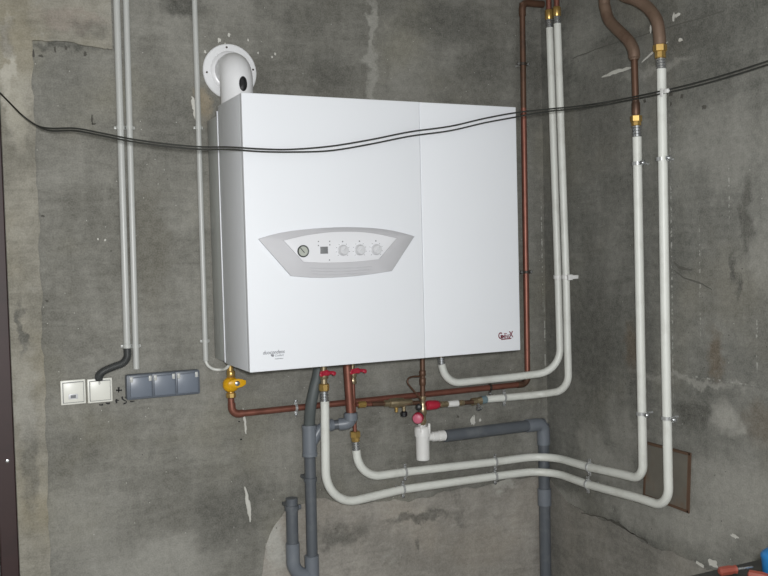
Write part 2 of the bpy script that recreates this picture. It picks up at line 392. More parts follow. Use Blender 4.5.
cr = [Q(*q, -.004) for q in ((581, 512), (606, 519), (618, 523), (634, 534), (648, 543))]
flat_line('crack', wob(cr, 5, .004, 'x'), .005, 'stain', wall_right, 'x')
cr = [Q(*q, -.004) for q in ((611, 520), (622, 527), (634, 534))]
flat_line('crack', wob(cr, 4, .003, 'x'), .006, 'stain', wall_right, 'x')
cr = [Q(*q) for q in ((573, 58), (600, 48), (650, 33), (724, 11))]
flat_line('plaster_ridge', wob(cr, 6, .002, 'x'), .004, 'faint', wall_right, 'x')
def blob(name, c, rx, rz, mat, wall, plane='y', th=.0015, n=14, ang=0, rough=.35, off=0):
    pts = []
    for i in range(n):
        a = 2*math.pi*i/n; k = 1+random.uniform(-rough, rough); u, v_ = rx*k*math.cos(a), rz*k*math.sin(a)
        u, v_ = u*math.cos(ang)-v_*math.sin(ang), u*math.sin(ang)+v_*math.cos(ang)
        pts.append(c+(V((u, -off, v_)) if plane == 'y' else V((-off, -u, v_))))
    return prism(name, pts, (0, -th, 0) if plane == 'y' else (-th, 0, 0), mat, wall)
def smear(name, px, mat, wall, wid, plane='y', off=0):
    f = (lambda a: P(a[0], a[1], -off)) if plane == 'y' else (lambda a: Q(a[0], a[1], -off))
    pts = [f(a) for a in px]; pts = wob(pts, 5, wid*.12, plane); n = len(pts); bm = bmesh.new(); L = []
    for i, p in enumerate(pts):
        t = (pts[min(i+1, n-1)]-pts[max(i-1, 0)]).normalized(); nrm = V((0, -1, 0)) if plane == 'y' else V((-1, 0, 0))
        s = t.cross(nrm).normalized()*wid*.5*(math.sin(math.pi*(i+.4)/(n-.2))**.7)*random.uniform(.75, 1.15)
        L.append((bm.verts.new(p+s), bm.verts.new(p-s), bm.verts.new(p+s*.7+nrm*.002), bm.verts.new(p-s*.7+nrm*.002)))
    for a, c in zip(L, L[1:]):
        for i0, i1 in ((0, 1), (1, 3), (3, 2), (2, 0)): bm.faces.new((a[i0], a[i1], c[i1], c[i0]))
    bm.faces.new((L[0][0], L[0][1], L[0][3], L[0][2])); bm.faces.new((L[-1][0], L[-1][1], L[-1][3], L[-1][2]))
    return obj(name, bm, mat, wall, False)
smear('plaster_smear', ((245, 486), (247, 498), (249, 510), (250, 522)), 'smear', wall_back, .016)
smear('plaster_smear', ((243, 408), (245, 422), (246, 434)), 'smear', wall_back, .010)
smear('plaster_smear', ((602, 77), (615, 72), (634, 67)), 'smear', wall_right, .014, 'x')
smear('plaster_smear', ((642, 62), (655, 50), (668, 42)), 'smear', wall_right, .010, 'x')
for q, a, c in (((473, 421), .010, .016), ((480, 420), .005, .006), ((474, 416), .004, .004)): blob('plaster_spot', P(*q), a, c, 'smear', wall_back)
for q, a, c in (((681, 40), .010, .006), ((674, 17), .006, .012), ((678, 15), .010, .007), ((651, 29), .004, .012), ((713, 563), .02, .014), ((700, 566), .016, .014), ((735, 536), .014, .006), ((683, 497), .01, .008)):
    blob('plaster_spot', Q(*q), a, c, 'smear', wall_right, 'x', off=.001)
for q, a, c in (((671, 94), .012, .012), ((682, 96), .012, .012), ((704, 107), .014, .012), ((645, 101), .012, .010), ((671, 104), .008, .008), ((684, 416), .006, .004)):
    blob('wall_hole', Q(*q), a*.6, c*.6, 'stain', wall_right, 'x')
for q, a, c in (((43, 216), .006, .005), ((47, 301), .006, .005), ((458, 416.5), .006, .006), ((85, 54), .007, .008), ((33, 54), .006, .016), ((41, 56), .010, .006), ((55, 49), .004, .012), ((66, 48), .005, .010), ((92, 119), .004, .020), ((94, 124), .008, .004)):
    blob('wall_chip', P(*q, -.0005), a*.8, c*.8, 'stain', wall_back)
for q in (((228, 50), (218, 42)), ((230, 60), (229, 52))): pass
for q, a in (((219, 40), .008), ((229, 35), .007), ((225, 44), .004), ((248, 40), .004), ((205, 52), .005), ((275, 54), .005), ((272, 57), .004), ((258, 53), .004), ((105, 226 if False else 240), .004), ((98, 239), .004)):
    blob('lime_fleck', P(*q), a*.7, a, 'smear', wall_back)
smear('plaster_smear', ((192, 96), (195, 108), (196, 120)), 'smear', wall_back, .018)
smear('grey_smudge', ((674, 262), (680, 268), (692, 270)), 'faint', wall_right, .010, 'x')
smear('grey_smudge', ((674, 270), (684, 278), (702, 284), (712, 290)), 'faint', wall_right, .006, 'x')
# marker writing on the plaster
def mark(px):
    p = [P(*q, -.0002) for q in px]; flat_line('marker_stroke', p, .0055, 'mark', wall_back)
mark(((116, 390.3), (119, 390.3), (122, 390.2))); mark(((118.6, 387), (118.6, 390), (118.6, 392.5)))
mark(((115, 401), (117, 400.4), (119, 400.3))); mark(((116.5, 399), (116.4, 401), (116.4, 403.3)))
mark(((122, 396.5), (122.4, 399), (124, 400.2), (126.5, 401.3), (126.3, 402.5), (125, 403.3), (123.3, 404)))
mark(((130, 401.3), (132, 401.4), (134.6, 401))); mark(((125, 397), (126, 398), (127, 398.6)))
mark(((99, 404.7), (101, 405), (103, 404.5))); mark(((106, 403), (108, 403.6), (110, 403)))
mark(((238, 421.6), (240, 421.6))); mark(((240, 439.6), (242, 439.2)))

# brown steel door at the left edge
df = bmesh.new()
for (x0, x1, z0, z1) in ((DX-.055, DX, 0, DOOR_T), (DL, DL+.055, 0, DOOR_T), (DL+.055, DX-.055, DOOR_T-.055, DOOR_T)):
    add_box(df, ((x0+x1)/2, .075, (z0+z1)/2), (x1-x0-.001, .14, z1-z0-.002), .003)
door = struct('door_1', df, 'door')
hz = P(5, 453, 0).z
for z0, z1 in ((.01, hz-.004), (hz+.004, DOOR_T-.06)):
    box('door_panel', ((DL+DX)/2, .07, (z0+z1)/2), (DX-DL-.116, .04, z1-z0), 'door', door, .004)
lathe('hinge', V((DX-.06, .0, hz-.05)), V((0, 0, 1)), [(0, .009), (.048, .009), (.049, .007), (.051, .007), (.052, .009), (.1, .009)], 'door', door, 12)
lathe('rivet', P(7.5, 461, .004), V((0, -1, 0)), [(0, .006), (.003, .005), (.004, .001)], 'steel', door, 10)

# ------------------------------------------------------------------ boiler
BZ = 1.2; BH = .85; XL = -1.4043; BW = .9892; D = .4273; XR = XL+BW
seam = P(422.4, 230, -D).x
boiler = thing('wall_boiler', (XL+BW/2, -D/2, BZ), 'large white wall-hung boiler with silver control panel', 'boiler')
CHY = -.15
box('rear_chassis', ((XL+.006+XR-.006)/2, CHY/2-.0005, BZ+BH/2-.012), (BW-.012, -CHY-.003, BH-.03), 'chassis', boiler, .004)
box('side_flange', (XL+.004, CHY-.004, BZ+BH/2-.006), (.012, .007, BH-.02), 'boiler', boiler, .0015)
yb, yf = CHY-.009, -D+.022
box('side_panel', (XL+.008, (yb+yf)/2, BZ+BH/2), (.016, yb-yf, BH), 'boiler', boiler, .003)
box('side_panel', (XR-.008, (yb+yf)/2, BZ+BH/2), (.016, yb-yf, BH), 'boiler', boiler, .003)
box('top_panel', ((XL+XR)/2, (yb+yf)/2, BZ+BH-.008), (BW-.034, yb-yf, .014), 'boiler', boiler, .002)
box('bottom_panel', ((XL+XR)/2, (yb+yf)/2, BZ+.008), (BW-.034, yb-yf, .014), 'dark_gap', boiler, .002)
def front(name, x0, x1, yoff, bev):
    return box(name, ((x0+x1)/2, (-D-yoff+yf)/2-.0005, BZ+BH/2), (x1-x0, D+yoff+yf-.001, BH), 'boiler', boiler, bev, None, 4)
front('front_door', XL, seam-.001, .0, .0025)
front('front_door', seam+.001, XR, -.002, .0025)
# control panel
def samp(pts, n):
    c = catmull([V((a, b_, 0)) for a, b_ in pts], 12); ln = [0]
    for a, b_ in zip(c, c[1:]): ln.append(ln[-1]+(b_-a).length)
    out = []
    for i in range(n):
        t = ln[-1]*i/(n-1); k = max(j for j in range(len(ln)) if ln[j] <= t+1e-9); k = min(k, len(c)-2)
        s = (t-ln[k])/max(1e-9, ln[k+1]-ln[k]); out.append(c[k].lerp(c[k+1], s))
    return out
ot = samp(((258, 239), (278, 233.3), (305, 229.4), (340, 227.2), (372, 228), (395, 231), (414.5, 236.3)), 15)
ob_ = samp(((392, 271), (365, 275), (340, 277.2), (315, 277.8), (290.5, 276)), 11)
it = samp(((283, 240.5), (300, 236.2), (320, 233), (342, 231.4), (370, 232.6), (397.5, 238)), 15)
ib = samp(((379, 259.5), (360, 261.5), (340, 262.6), (320, 262.8), (303, 262)), 11)
def loop(l1, l2, y): return [P(p.x, p.y, y) for p in l1]+[P(p.x, p.y, y) for p in l2]
def shrink(l1, l2, k):
    cx, cy = 338, 250; return [V((cx+(p.x-cx)*k, cy+(p.y-cy)*k, 0)) for p in l1], [V((cx+(p.x-cx)*k, cy+(p.y-cy)*k, 0)) for p in l2]
bm = bmesh.new(); rings = []
for (a, c, y) in ((ot, ob_, -D+.001), (ot, ob_, -D-.006), (*shrink(ot, ob_, .988), -D-.009), (it, ib, -D-.018), (*shrink(it, ib, .99), -D-.0165)):
    rings.append([bm.verts.new(p) for p in loop(a, c, y)])
for a, c in zip(rings, rings[1:]):
    n = len(a)
    for k in range(n): bm.faces.new((a[k], a[(k+1) % n], c[(k+1) % n], c[k]))
bm.faces.new(rings[-1]); bm.faces.new(rings[0][::-1])
panel = obj('control_panel', bm, 'bezel', boiler); panel['label'] = 'silver curved control panel'
YF = -D-.0165
prism('panel_face', loop(*shrink(it, ib, .985), YF-.0003), (0, -.002, 0), 'face', panel, .0006)
YF -= .0024; N = V((0, -1, 0))
g = P(303, 251.2, YF); gr = sz(g, 6.1)
lathe('gauge_rim', g, N, [(0, gr), (.004, gr), (.005, gr*.94), (.0045, gr*.82), (.002, gr*.82)], 'gauge_rim', panel, 28)
lathe('gauge_dial', g+N*.0021, N, [(0, gr*.8), (.0006, gr*.8)], 'gauge_dial', panel, 28)
bm = bmesh.new(); add_box(bm, g+N*.0034+V((-.003, 0, .003)), (.0022, .0008, gr*1.1), 0, Matrix.Rotation(-.7, 3, 'Y')); obj('gauge_needle', bm, 'needle', panel)
c = P(324, 250.2, YF); w_, h_ = sz(c, 8.2), sz(c, 7)
box('display', c+N*.001, (w_, .002, h_), 'lcd', panel, .0008)
for px, py in ((342.8, 250.3), (359.6, 249.9), (376, 249.6)):
    c = P(px, py, YF); r = sz(c, 5.6)
    kn = lathe('knob', c, N, [(0, r), (.003, r), (.004, r*.9), (.013, r*.82), (.0145, r*.74), (.0148, .0001)], 'knob', panel, 26)
    bm = bmesh.new(); add_box(bm, c+N*.0165, (.0045, .004, r*1.5), .0012, Matrix.Rotation(.75, 3, 'Y')); obj('knob_grip', bm, 'knob', panel)
    bm = bmesh.new()
    for k in range(9):
        if k == 4: continue
        a = math.radians(-135+k*33.75); q = c+V((math.sin(a), 0, math.cos(a)))*r*1.28
        add_box(bm, q+N*.0003, (.0012, .0006, .0035), 0, Matrix.Rotation(a, 3, 'Y'))
    add_box(bm, c+V((0, 0, r*1.55))+N*.0003, (.004, .0006, .004))
    obj('dial_ticks', bm, 'tick', panel, False)
for px, py in ((318.4, 241.5), (318.4, 245.5), (329.6, 241.3), (329.8, 244.8), (329.5, 260)):
    box('symbol_print', P(px, py, YF)+N*.0003, (.0035, .0006, .0035), 'tick', panel)
for k, (py, a, c) in enumerate(((268, 310, 372), (271, 311, 371), (274, 313, 369))):
    yy = -D-.0135+k*.0012
    pts = [P(a+(c-a)*t, py+1.2*math.sin(t*3.14)-1.6*t, yy-.0022) for t in (0, .25, .5, .75, 1)]
    tube('groove_rib', pts, .0013, 'bezel', panel, 6)
yt = -D-.0002
c = P(273.6, 352.2, -D+.0); text('product_lettering', 'duocondens', c+N*.0006, sz(c, 3.7), 'print_grey', boiler, .25, .88, bold=.0002)
c = P(277.5, 355.4, -D); text('product_lettering', '\u25a0 Confort', c+N*.0006, sz(c, 2.2), 'print_grey', boiler, .2, .9)
box('product_lettering', P(271.8, 355.2, -D)+N*.0006, (.006, .0006, .006), 'print_grey', boiler)
c = P(279, 358.5, -D); text('product_lettering', 'condensation', c+N*.0006, sz(c, 1.3), 'print_grey', boiler, .1, .9)
lr = -D+.002
c = P(505.6, 336.6, lr); u = sz(c, 1)
lg = text('brand_logo', 'G', P(500.2, 336, lr)+N*.0006, u*6.2, 'print_red', boiler, 0, .75, bold=.0007)
text('brand_logo', 'EMINO', P(505.5, 336.6, lr)+N*.0006, u*3.6, 'print_red', boiler, 0, .74, bold=.0002)
text('brand_logo', 'X', P(511, 334.6, lr)+N*.0006, u*6, 'print_red', boiler, 0, .75, bold=.0007)
box('brand_logo', P(505.4, 333.6, lr)+N*.0006, (u*3, .0006, u*.8), 'print_red', boiler)
box('brand_logo', P(506.2, 338.9, lr)+N*.0006, (u*12, .0006, u*1.1), 'print_red', boiler, 0, Matrix.Rotation(-.03, 3, 'Y'))

# ------------------------------------------------------------------ flue
FY = -.105; FB = BZ+BH-.026
ft = P(237, 98, FY); rf = sz(ft, 16.2); fx = ft.x
wc = P(229.6, 72, 0); fz = wc.z; rr = sz(wc, 27.5)
flue = thing('flue_pipe', (fx, FY, FB), 'white flue elbow with round wall rosette above the boiler', 'flue pipe')
tube('elbow', fillet([V((fx, FY, FB)), V((fx, FY, fz)), V((wc.x, -.004, fz))], [0, rf*1.04, 0], 16), rf, 'flue', flue, 36)
lathe('collar', V((fx, FY, FB+.0005)), V((0, 0, 1)), [(0, rf*1.06), (.012, rf*1.06), (.014, rf*1.01)], 'flue', flue, 36)
ros = lathe('wall_rosette', V((wc.x, -.001, fz)), N, [(0, rr), (.004, rr), (.007, rr*.97), (.008, rr*.74), (.014, rr*.69), (.016, rf*1.03), (.010, rf*1.0)], 'flue', flue, 48, 0, False)
for a in (97, 185, 8, 278):
    q = V((wc.x+math.cos(math.radians(a))*rr*.87, -.0075, fz+math.sin(math.radians(a))*rr*.87))
    lathe('screw', q, N, [(0, .004), (.002, .0035), (.0025, .001)], 'iron', ros, 10)
# test point plug on the elbow's front
dv = (P(242.6, 84, FY)-V((fx, FY, 0))); xo = P(242.6, 84, FY-rf*.9).x-fx; xo = max(-rf*.8, min(rf*.8, xo))
nrm = V((xo, -math.sqrt(rf*rf-xo*xo), 0)).normalized(); pz = P(242.6, 84, FY-rf*.9).z
bm = bmesh.new(); add_lathe(bm, V((0, 0, 0)), V((0, 0, 1)), [(-.02, .016), (.003, .016), (.006, .013), (.0065, .001)], 16)
xa = V((-nrm.y, nrm.x, 0)); R3 = Matrix(((xa.x, 0, nrm.x), (xa.y, 0, nrm.y), (0, 1, 0)))
for v in bm.verts: v.co = V((fx, FY, pz))+nrm*rf+R3 @ V((v.co.x*.85, v.co.y*1.55, v.co.z))
pl = obj('test_plug', bm, 'rubber', flue); pl['label'] = 'black oval test plug'

# ------------------------------------------------------------------ electrical
def conduit(px0, px1, r_px, label, clips):
    a = P(*px0, -.014); b_ = P(*px1, -.014); r = sz(b_, r_px); a = P(*px0, -r-.001); b_ = P(*px1, -r-.001)
    d = (a-b_).normalized(); top = b_+d*((CEIL-.002-b_.z)/d.z)
    t = thing('electrical_conduit', b_, label, 'conduit', 'grey electrical conduits on the back wall')
    tube('tube', [b_, b_.lerp(top, .5), top], r, 'conduit', t, 16)
    for cy in clips:
        z = P(px1[0], cy, -r).z; c = b_+d*((z-b_.z)/d.z)
        cl = lathe('clip', c-d*.006, d, [(0, r*1.22), (.012, r*1.22)], 'conduit', t, 16)
        box('clip_foot', V((c.x, -.004, c.z)), (r*3.5, .007, .010), 'conduit', cl, .002)
    return b_, r
cA, rA = conduit((116.5, 0), (127.3, 352), 3.4, 'grey conduit ending in a black corrugated tail above the white switches', (346, 128))
cB, rB = conduit((126, 0), (136.3, 369), 3.1, 'grey conduit running down into the grey triple socket', (346, 128))
cC, rC = conduit((194.5, 0), (205.8, 361), 2.7, 'thinner grey conduit just left of the boiler', (341, 128))
# corrugated black tail
pa = [cA+V((0, 0, .012)), P(127.2, 357, -.015), P(123, 363, -.018), P(113, 367, -.018), P(104, 371, -.018), P(99.5, 375, -.015), P(98.8, 379, -.006), P(98.8, 384, -.004)]
cm = catmull(pa, 12); n = len(cm)
tag(tube('corrugated_conduit', catmull(pa, 26), [(.0135 if (i//2) % 2 else .0115) for i in range(len(catmull(pa, 26)))], 'tail', None, 12), 'short black corrugated tail curving into the right white switch plate', 'conduit')
pc = [cC+V((0, 0, .02)), cC, P(208.5, 366, -.016), P(214, 369.2, -.03), P(221, 369.6, -.04), P(226, 368.4, -.07), P(230, 363, -.085), P(230.5, 357, -.09)]
tag(tube('white_cable', catmull(pc, 8), .0052, 'wcable', None, 10), 'thin white cable looping from conduit to boiler underside', 'cable')
# white switches
def switch(x0, y0, x1, y1, label, win):
    c = (P(x0, y0)+P(x1, y1))/2; w_ = abs(P(x1, (y0+y1)/2).x-P(x0, (y0+y1)/2).x)*.985; h_ = abs(P((x0+x1)/2, y0).z-P((x0+x1)/2, y1).z)
    t = thing('light_switch', (c.x, 0, c.z-h_/2), label, 'switch', 'white switch plates')
    box('plate', (c.x, -.0055, c.z), (w_, .010, h_), 'switch', t, .003)
    box('inner_frame', (c.x, -.0115, c.z), (w_*.84, .004, h_*.84), 'tick', t, .001)
    k = box('rocker', (c.x, -.0135, c.z), (w_*.80, .006, h_*.80), 'switch', t, .0015, Matrix.Rotation(.015, 3, 'X'))
    if win:
        q = P(73.2, 396.5, -.016); box('indicator_frame', (q.x, -.0170, q.z), (sz(q, 9), .002, sz(q, 5)), 'knob', k, .0006)
        box('indicator_window', (q.x, -.0182, q.z), (sz(q, 5), .0014, sz(q, 3)), 'tick', k, .0004)
switch(60, 379.5, 85.6, 404, 'white rocker switch with small indicator window, left of pair', True)
switch(86.8, 378, 112.2, 402, 'plain white rocker switch under the black corrugated tail', False)
# grey triple outlet
a = P(124.3, 373.8); b_ = P(198, 392); cz = (P(124.3, 374).z+P(124.3, 399.5).z)/2; hh = P(124.3, 374).z-P(124.3, 399).z
ow = b_.x-a.x; ox = (a.x+b_.x)/2
t = thing('socket_box', (ox, 0, cz-hh/2), 'grey weatherproof triple socket box with hinged lids', 'socket')
box('back_box', (ox, -.018, cz), (ow, .034, hh), 'outlet', t, .006)
for k in range(3):
    lx = ox-ow/2+ow*(k+.5)/3+(.004 if k == 0 else (-.004 if k == 2 else 0)); lw = ow/3*.86
    box('lid_frame', (lx, -.0365, cz+.002), (ow/3*.95, .004, hh*.9), 'outlet', t, .0015)
    ld = box('lid', (lx, -.042, cz), (lw, .009, hh*.8), 'outlet_lid', t, .003)
    for s in (-1, 1):
        box('lid_clip', (lx+s*lw*.43, -.0465, cz+hh*.33), (.010, .006, .018), 'conduit', ld, .002)

# ------------------------------------------------------------------ pipe fittings
def ring_clamp(p, d, r, parent, lug, lug_len, mat='zinc', wid=.012, both=False):
    """band round a pipe; lug = direction of the screw ear"""
    d = d.normalized(); bm = bmesh.new()
    add_lathe(bm, p-d*wid/2, d, [(0, r*1.03), (.001, r*1.2), (wid-.001, r*1.2), (wid, r*1.03)], 18)
    cl = obj('clamp', bm, mat, parent)
    for s in ((1, -1) if both else (1,)):
        l = lug.normalized()*s; x, y_, _ = frame(d); bm = bmesh.new()
        R = Matrix((l, d, l.cross(d))).transposed()
        add_box(bm, p+l*(r*1.1+lug_len/2), (lug_len, wid, .004 if both else .006), .001, R)
        obj('clamp_ear', bm, mat, cl)
        q = p+l*(r*1.1+lug_len*.72); nn = l.cross(d).normalized(); nn = nn if nn.dot(CAM-p) > 0 else -nn
        lathe('screw', q-nn*.006, nn, [(0, .003), (.007, .003), (.0072, .0058), (.011, .0052), (.012, .001)], 'steel', cl, 10)
    return cl
def wall_stud(p, to, parent, mat='zinc', r=.004):
    d = to-p; lathe('clamp_stud', p, d, [(0, r), (d.length, r)], mat, parent, 8)
def ferrule(p, d, r, L, parent, mat='steel'):
    prof = [(0, r*.96)]; k = 4
    for i in range(k):
        t0 = L*i/k; prof += [(t0+L*.03, r*1.12), (t0+L/k*.62, r*1.12), (t0+L/k*.70, r*.88), (t0+L/k*.97, r*.88)]
    prof.append((L, r*.96)); return lathe('crimp_ferrule', p, d, prof, mat, parent, 18)
def hexnut(name, p, d, r, L, mat, parent, n=6):
    return lathe(name, p, d, [(0, r*.86), (L*.1, r), (L*.9, r), (L, r*.86)], mat, parent, n, .3)
def stub(name, p, d, r, L, mat, parent): return lathe(name, p, d, [(0, r), (L, r)], mat, parent, 16)
def lever(p, axis, parent, mat='red', L=.035):
    """small butterfly handle: hub with two wings"""
    ax = axis.normalized(); x = V((1, 0, 0)); x = (x-ax*x.dot(ax)).normalized(); bm = bmesh.new()
    add_lathe(bm, p, ax, [(0, .009), (.012, .009), (.015, .006), (.0152, .001)], 14)
    z = ax.cross(x)
    for s in (-1, 1):
        R = Matrix((x*s, z, (x*s).cross(z))).transposed()
        add_box(bm, p+ax*.008+x*s*L*.5+z*.001, (L, .012, .006), .0025, R @ Matrix.Rotation(-.12, 3, 'Z'))
        add_lathe(bm, p+ax*.005+x*s*L*.98+z*.003*-1, ax, [(0, .006), (.001, .0075), (.006, .0075), (.007, .006)], 12)
    return obj('handle', bm, mat, parent)
UP = V((0, 0, 1)); DN = V((0, 0, -1)); XX = V((1, 0, 0))

# ---- gas pipe
GY = -.05
gv = P(231, 384, GY); g_el = P(231, 414.6, GY); g_el.x = gv.x; g_c = P(527.6, 383.6, GY)
g_top = P(522.2, 3, GY); rg = sz(P(380, 401, GY), 3.05)
gas = thing('gas_pipe', (gv.x, GY, g_c.z), 'long copper gas pipe with yellow valve, running under boiler and up its right side', 'gas pipe')
pt = fillet([P(231, 398, GY), g_el, g_c.lerp(g_el, .5), g_c, P(525, 195, GY), g_top], [0, .03, 0, .028, 0, 0], 8)
hz_end = g_c.lerp(g_el, .42)
tube('pipe', fillet([P(231, 398, GY), g_el, hz_end], [0, .028, 0], 8), rg, 'copper', gas, 16)
tube('pipe', fillet([hz_end, g_c, P(523.6, 108, GY)], [0, .03, 0], 8), rg*1.02, 'copper', gas, 16)
tube('pipe', [P(523.6, 108, GY), P(523, 60, GY), g_top], rg*1.02, 'copper_d', gas, 16)
# soldered sockets at the elbows
tube('elbow', fillet([g_el+UP*.04, g_el, g_el+(g_c-g_el).normalized()*.04], [0, .026, 0], 8), rg*1.18, 'copper', gas, 16)
tube('elbow', fillet([g_c+(g_el-g_c).normalized()*.05, g_c, g_c+(g_top-g_c).normalized()*.04], [0, .03, 0], 8), rg*1.2, 'copper_d', gas, 16)
tube('elbow', fillet([g_top+DN*.05, g_top+UP*.002, g_top+V((.10, .0, .004))], [0, .026, 0], 8), rg*1.25, 'copper_d', gas, 16)
for q in ((296, 410.5), (490, 390)):
    c = P(*q, GY); c.z = g_el.z+(g_c.z-g_el.z)*(c.x-g_el.x)/(g_c.x-g_el.x)
    cl = ring_clamp(c, g_c-g_el, rg, gas, UP, .016, 'zinc' if q[0] < 400 else 'iron', .010, True); wall_stud(c+V((0, rg, 0)), V((c.x, 0, c.z)), cl)
for q in ((522.9, 64), (526.2, 272)):
    c = P(*q, GY); cl = ring_clamp(c, UP, rg, gas, XX, .014, 'iron', .012, True); wall_stud(c+V((0, rg, 0)), V((c.x, 0, c.z)), cl)
vr = sz(gv, 1)
hexnut('union_nut', P(231, 397.6, GY), UP, vr*5, vr*5, 'brass', gas, 8)
stub('valve_tail', P(231, 396, GY), UP, vr*3.2, vr*32, 'brass', gas)
vb = lathe('valve_body', P(231, 391.5, GY), UP, [(0, vr*4), (vr*2, vr*6.6), (vr*5, vr*8), (vr*9, vr*8), (vr*12, vr*6.6), (vr*14, vr*4)], 'yellow', gas, 20)
hp = P(233.5, 383.5, GY-.035)
bm = bmesh.new(); add_lathe(bm, V((0, 0, 0)), N, [(0, .95), (.002, 1.05), (.006, 1.05), (.008, .92)], 22)
for v in bm.verts: v.co = V((gv.x+.010+v.co.x*.030, GY-.034+v.co.y, hp.z+v.co.z*.015))
add_lathe(bm, V((gv.x+.008, GY-.02, hp.z)), N, [(0, .012), (.012, .012), (.015, .009)], 16)
add_box(bm, V((gv.x+.032, GY-.038, hp.z+.001)), (.020, .007, .016), .003); obj('valve_lever', bm, 'yellow', vb)
lathe('lever_screw', V((gv.x+.010, GY-.0425, hp.z)), N, [(0, .009), (.002, .009), (.004, .006), (.0042, .001)], 'steel', vb, 12)
hexnut('union_nut', P(231, 377.5, GY), UP, vr*4.4, vr*7, 'brass', gas, 8)
stub('inlet', P(231, 371, GY), UP, vr*2.6, BZ-P(231, 371, GY).z-.001, 'brass_p', gas)

# ---- heating pipes along both walls
def fat(px, x=-.05): return Q(px[0], px[1], x)
def corner_z(a, b_):               # continue a back-wall run to the corner
    t = (-.055-a.x)/(b_.x-a.x); return a.z+(b_.z-a.z)*t
WY, WX = -.06, -.05
# outer pipe: from the left red valve
h1 = thing('heating_pipe', (P(326, 420, -.13).x, -.1, P(326, 500, -.1).z), 'white heating pipe from left red valve, lower of two parallel runs', 'pipe', 'white heating pipes')
st = P(324.8, 401, -.125); b1 = P(326, 507.5, -.11); m1 = P(360, 495.5, -.07); k1 = P(403, 489.3, WY); k2 = P(495, 476.3, WY)
cz1 = corner_z(k1, k2); kk = V((WX, WY, (cz1+Q(588, 484.5, WX).z)/2))
r_a = Q(588, 484.5, WX); r_b = Q(640, 498.5, WX); bc = Q(668.8, 508, WX); up1 = Q(665.5, 340, WX); up2 = Q(661.4, 69, WX)
rw = sz(Q(664, 250, WX), 4.7)
tube('pipe', fillet([st, b1, k1, k2, kk, r_a, r_b, bc, up1, up2], [0, .13, .3, 0, .16, .3, 0, .12, 0, 0], 12), rw, 'pipe_w', h1, 18)
ferrule(P(324.6, 401.5, -.125), P(324, 390, -.125)-P(324.6, 401.5, -.125), rw*.86, sz(st, 11), h1)
hexnut('union_nut', P(324, 391, -.125), UP, sz(st, 5.3), sz(st, 7.5), 'brass', h1, 8)
stub('valve_tail', P(324, 384, -.125), UP, sz(st, 3.4), BZ-P(324, 384, -.125).z-.001, 'brass_p', h1)
vb = hexnut('valve_body', P(324, 379, -.125), UP, sz(st, 4.6), sz(st, 8), 'brass_p', h1, 8)
lever(P(326.5, 373.2, -.145), V((.15, -1, .1)), vb, L=.026)
for q in ((403, 489.3), (495, 476.3)):
    c = P(*q, WY); cl = ring_clamp(c, k2-k1, rw, h1, UP, .014, 'zinc', .010, True); wall_stud(c+V((0, rw, 0)), V((c.x, 0, c.z)), cl)
c = r_a; cl = ring_clamp(c, r_b-r_a, rw, h1, UP, .014, 'zinc', .010, True); wall_stud(c+V((rw, 0, 0)), V((0, c.y, c.z)), cl)
for q in ((661.8, 159), (666.8, 418)):
    c = Q(*q, WX); cl = ring_clamp(c, UP, rw, h1, V((0, -1, 0)), .024, 'zinc', .013); wall_stud(c+V((rw, 0, 0)), V((0, c.y, c.z)), cl)
    lathe('clamp_bolt', c+V((-.012, -rw*1.1-.02, 0)), XX, [(0, .007), (.004, .0105), (.013, .0105), (.0135, .006)], 'steel', cl, 8)
ferrule(up2, Q(660.6, 58, WX)-up2, rw*.9, sz(up2, 11), h1)
n0 = Q(660.4, 58.5, WX); hexnut('union_nut', n0, UP, sz(n0, 5.6), sz(n0, 7), 'brass', h1, 8)
n1 = Q(660, 52, WX); hexnut('union_nut', n1, UP, sz(n1, 6.8), sz(n1, 7.5), 'brass', h1, 6)
rc = sz(n1, 6.1)
ct = [Q(659.8, 45, WX), Q(659.3, 35, WX), Q(656.5, 20, WX), Q(648, 8, WX), Q(636, 0, WX-.01), Q(622, -6, WX-.01)]
tip = ct[-1]+V((0, .05, .08)); tip2 = V((WX-.02, tip.y+.02, CEIL-.003))
tube('copper_bend', catmull(ct+[tip, tip2], 8), rc, 'copper_b', h1, 18)
# inner pipe: from the right red valve
h2 = thing('heating_pipe', (P(357, 460, -.08).x, -.08, P(357, 480, -.08).z), 'white heating pipe from right red valve, upper of two parallel runs', 'pipe', 'white heating pipes')
H2Y = -.075
st = P(356.3, 450, H2Y); b1 = P(358.5, 478.5, H2Y); k1 = P(405, 472, WY); k2 = P(495, 461.8, WY)
cz1 = corner_z(k1, k2); r_a = Q(589.5, 467.3, WX); r_b = Q(622, 474.3, WX); bc = Q(643.2, 479.5, WX); up1 = Q(640.6, 340, WX); up2 = Q(637, 137, WX)
kk = V((WX, WY, (cz1+r_a.z)/2))
tube('pipe', fillet([st, b1, k1, k2, kk, r_a, r_b, bc, up1, up2], [0, .10, .3, 0, .16, .3, 0, .11, 0, 0], 12), rw, 'pipe_w', h2, 18)
ferrule(st, P(355.6, 440, H2Y)-st, rw*.86, sz(st, 9.5), h2)
hexnut('union_nut', P(355.6, 441.5, H2Y), UP, sz(st, 4.2), sz(st, 5), 'brass', h2, 8)
hexnut('union_nut', P(355.2, 437.5, H2Y), UP, sz(st, 5.4), sz(st, 6.5), 'brass', h2, 6)
tube('copper_tail', [P(355, 432, H2Y), P(353.6, 400, H2Y), P(353, 383, H2Y)], sz(st, 2.1), 'copper', h2, 14)
hexnut('union_nut', P(353, 384, H2Y), UP, sz(st, 3.6), sz(st, 6), 'brass_p', h2, 8)
stub('valve_tail', P(352.8, 379, H2Y), UP, sz(st, 2.6), BZ-P(352.8, 379, H2Y).z-.001, 'brass_p', h2)
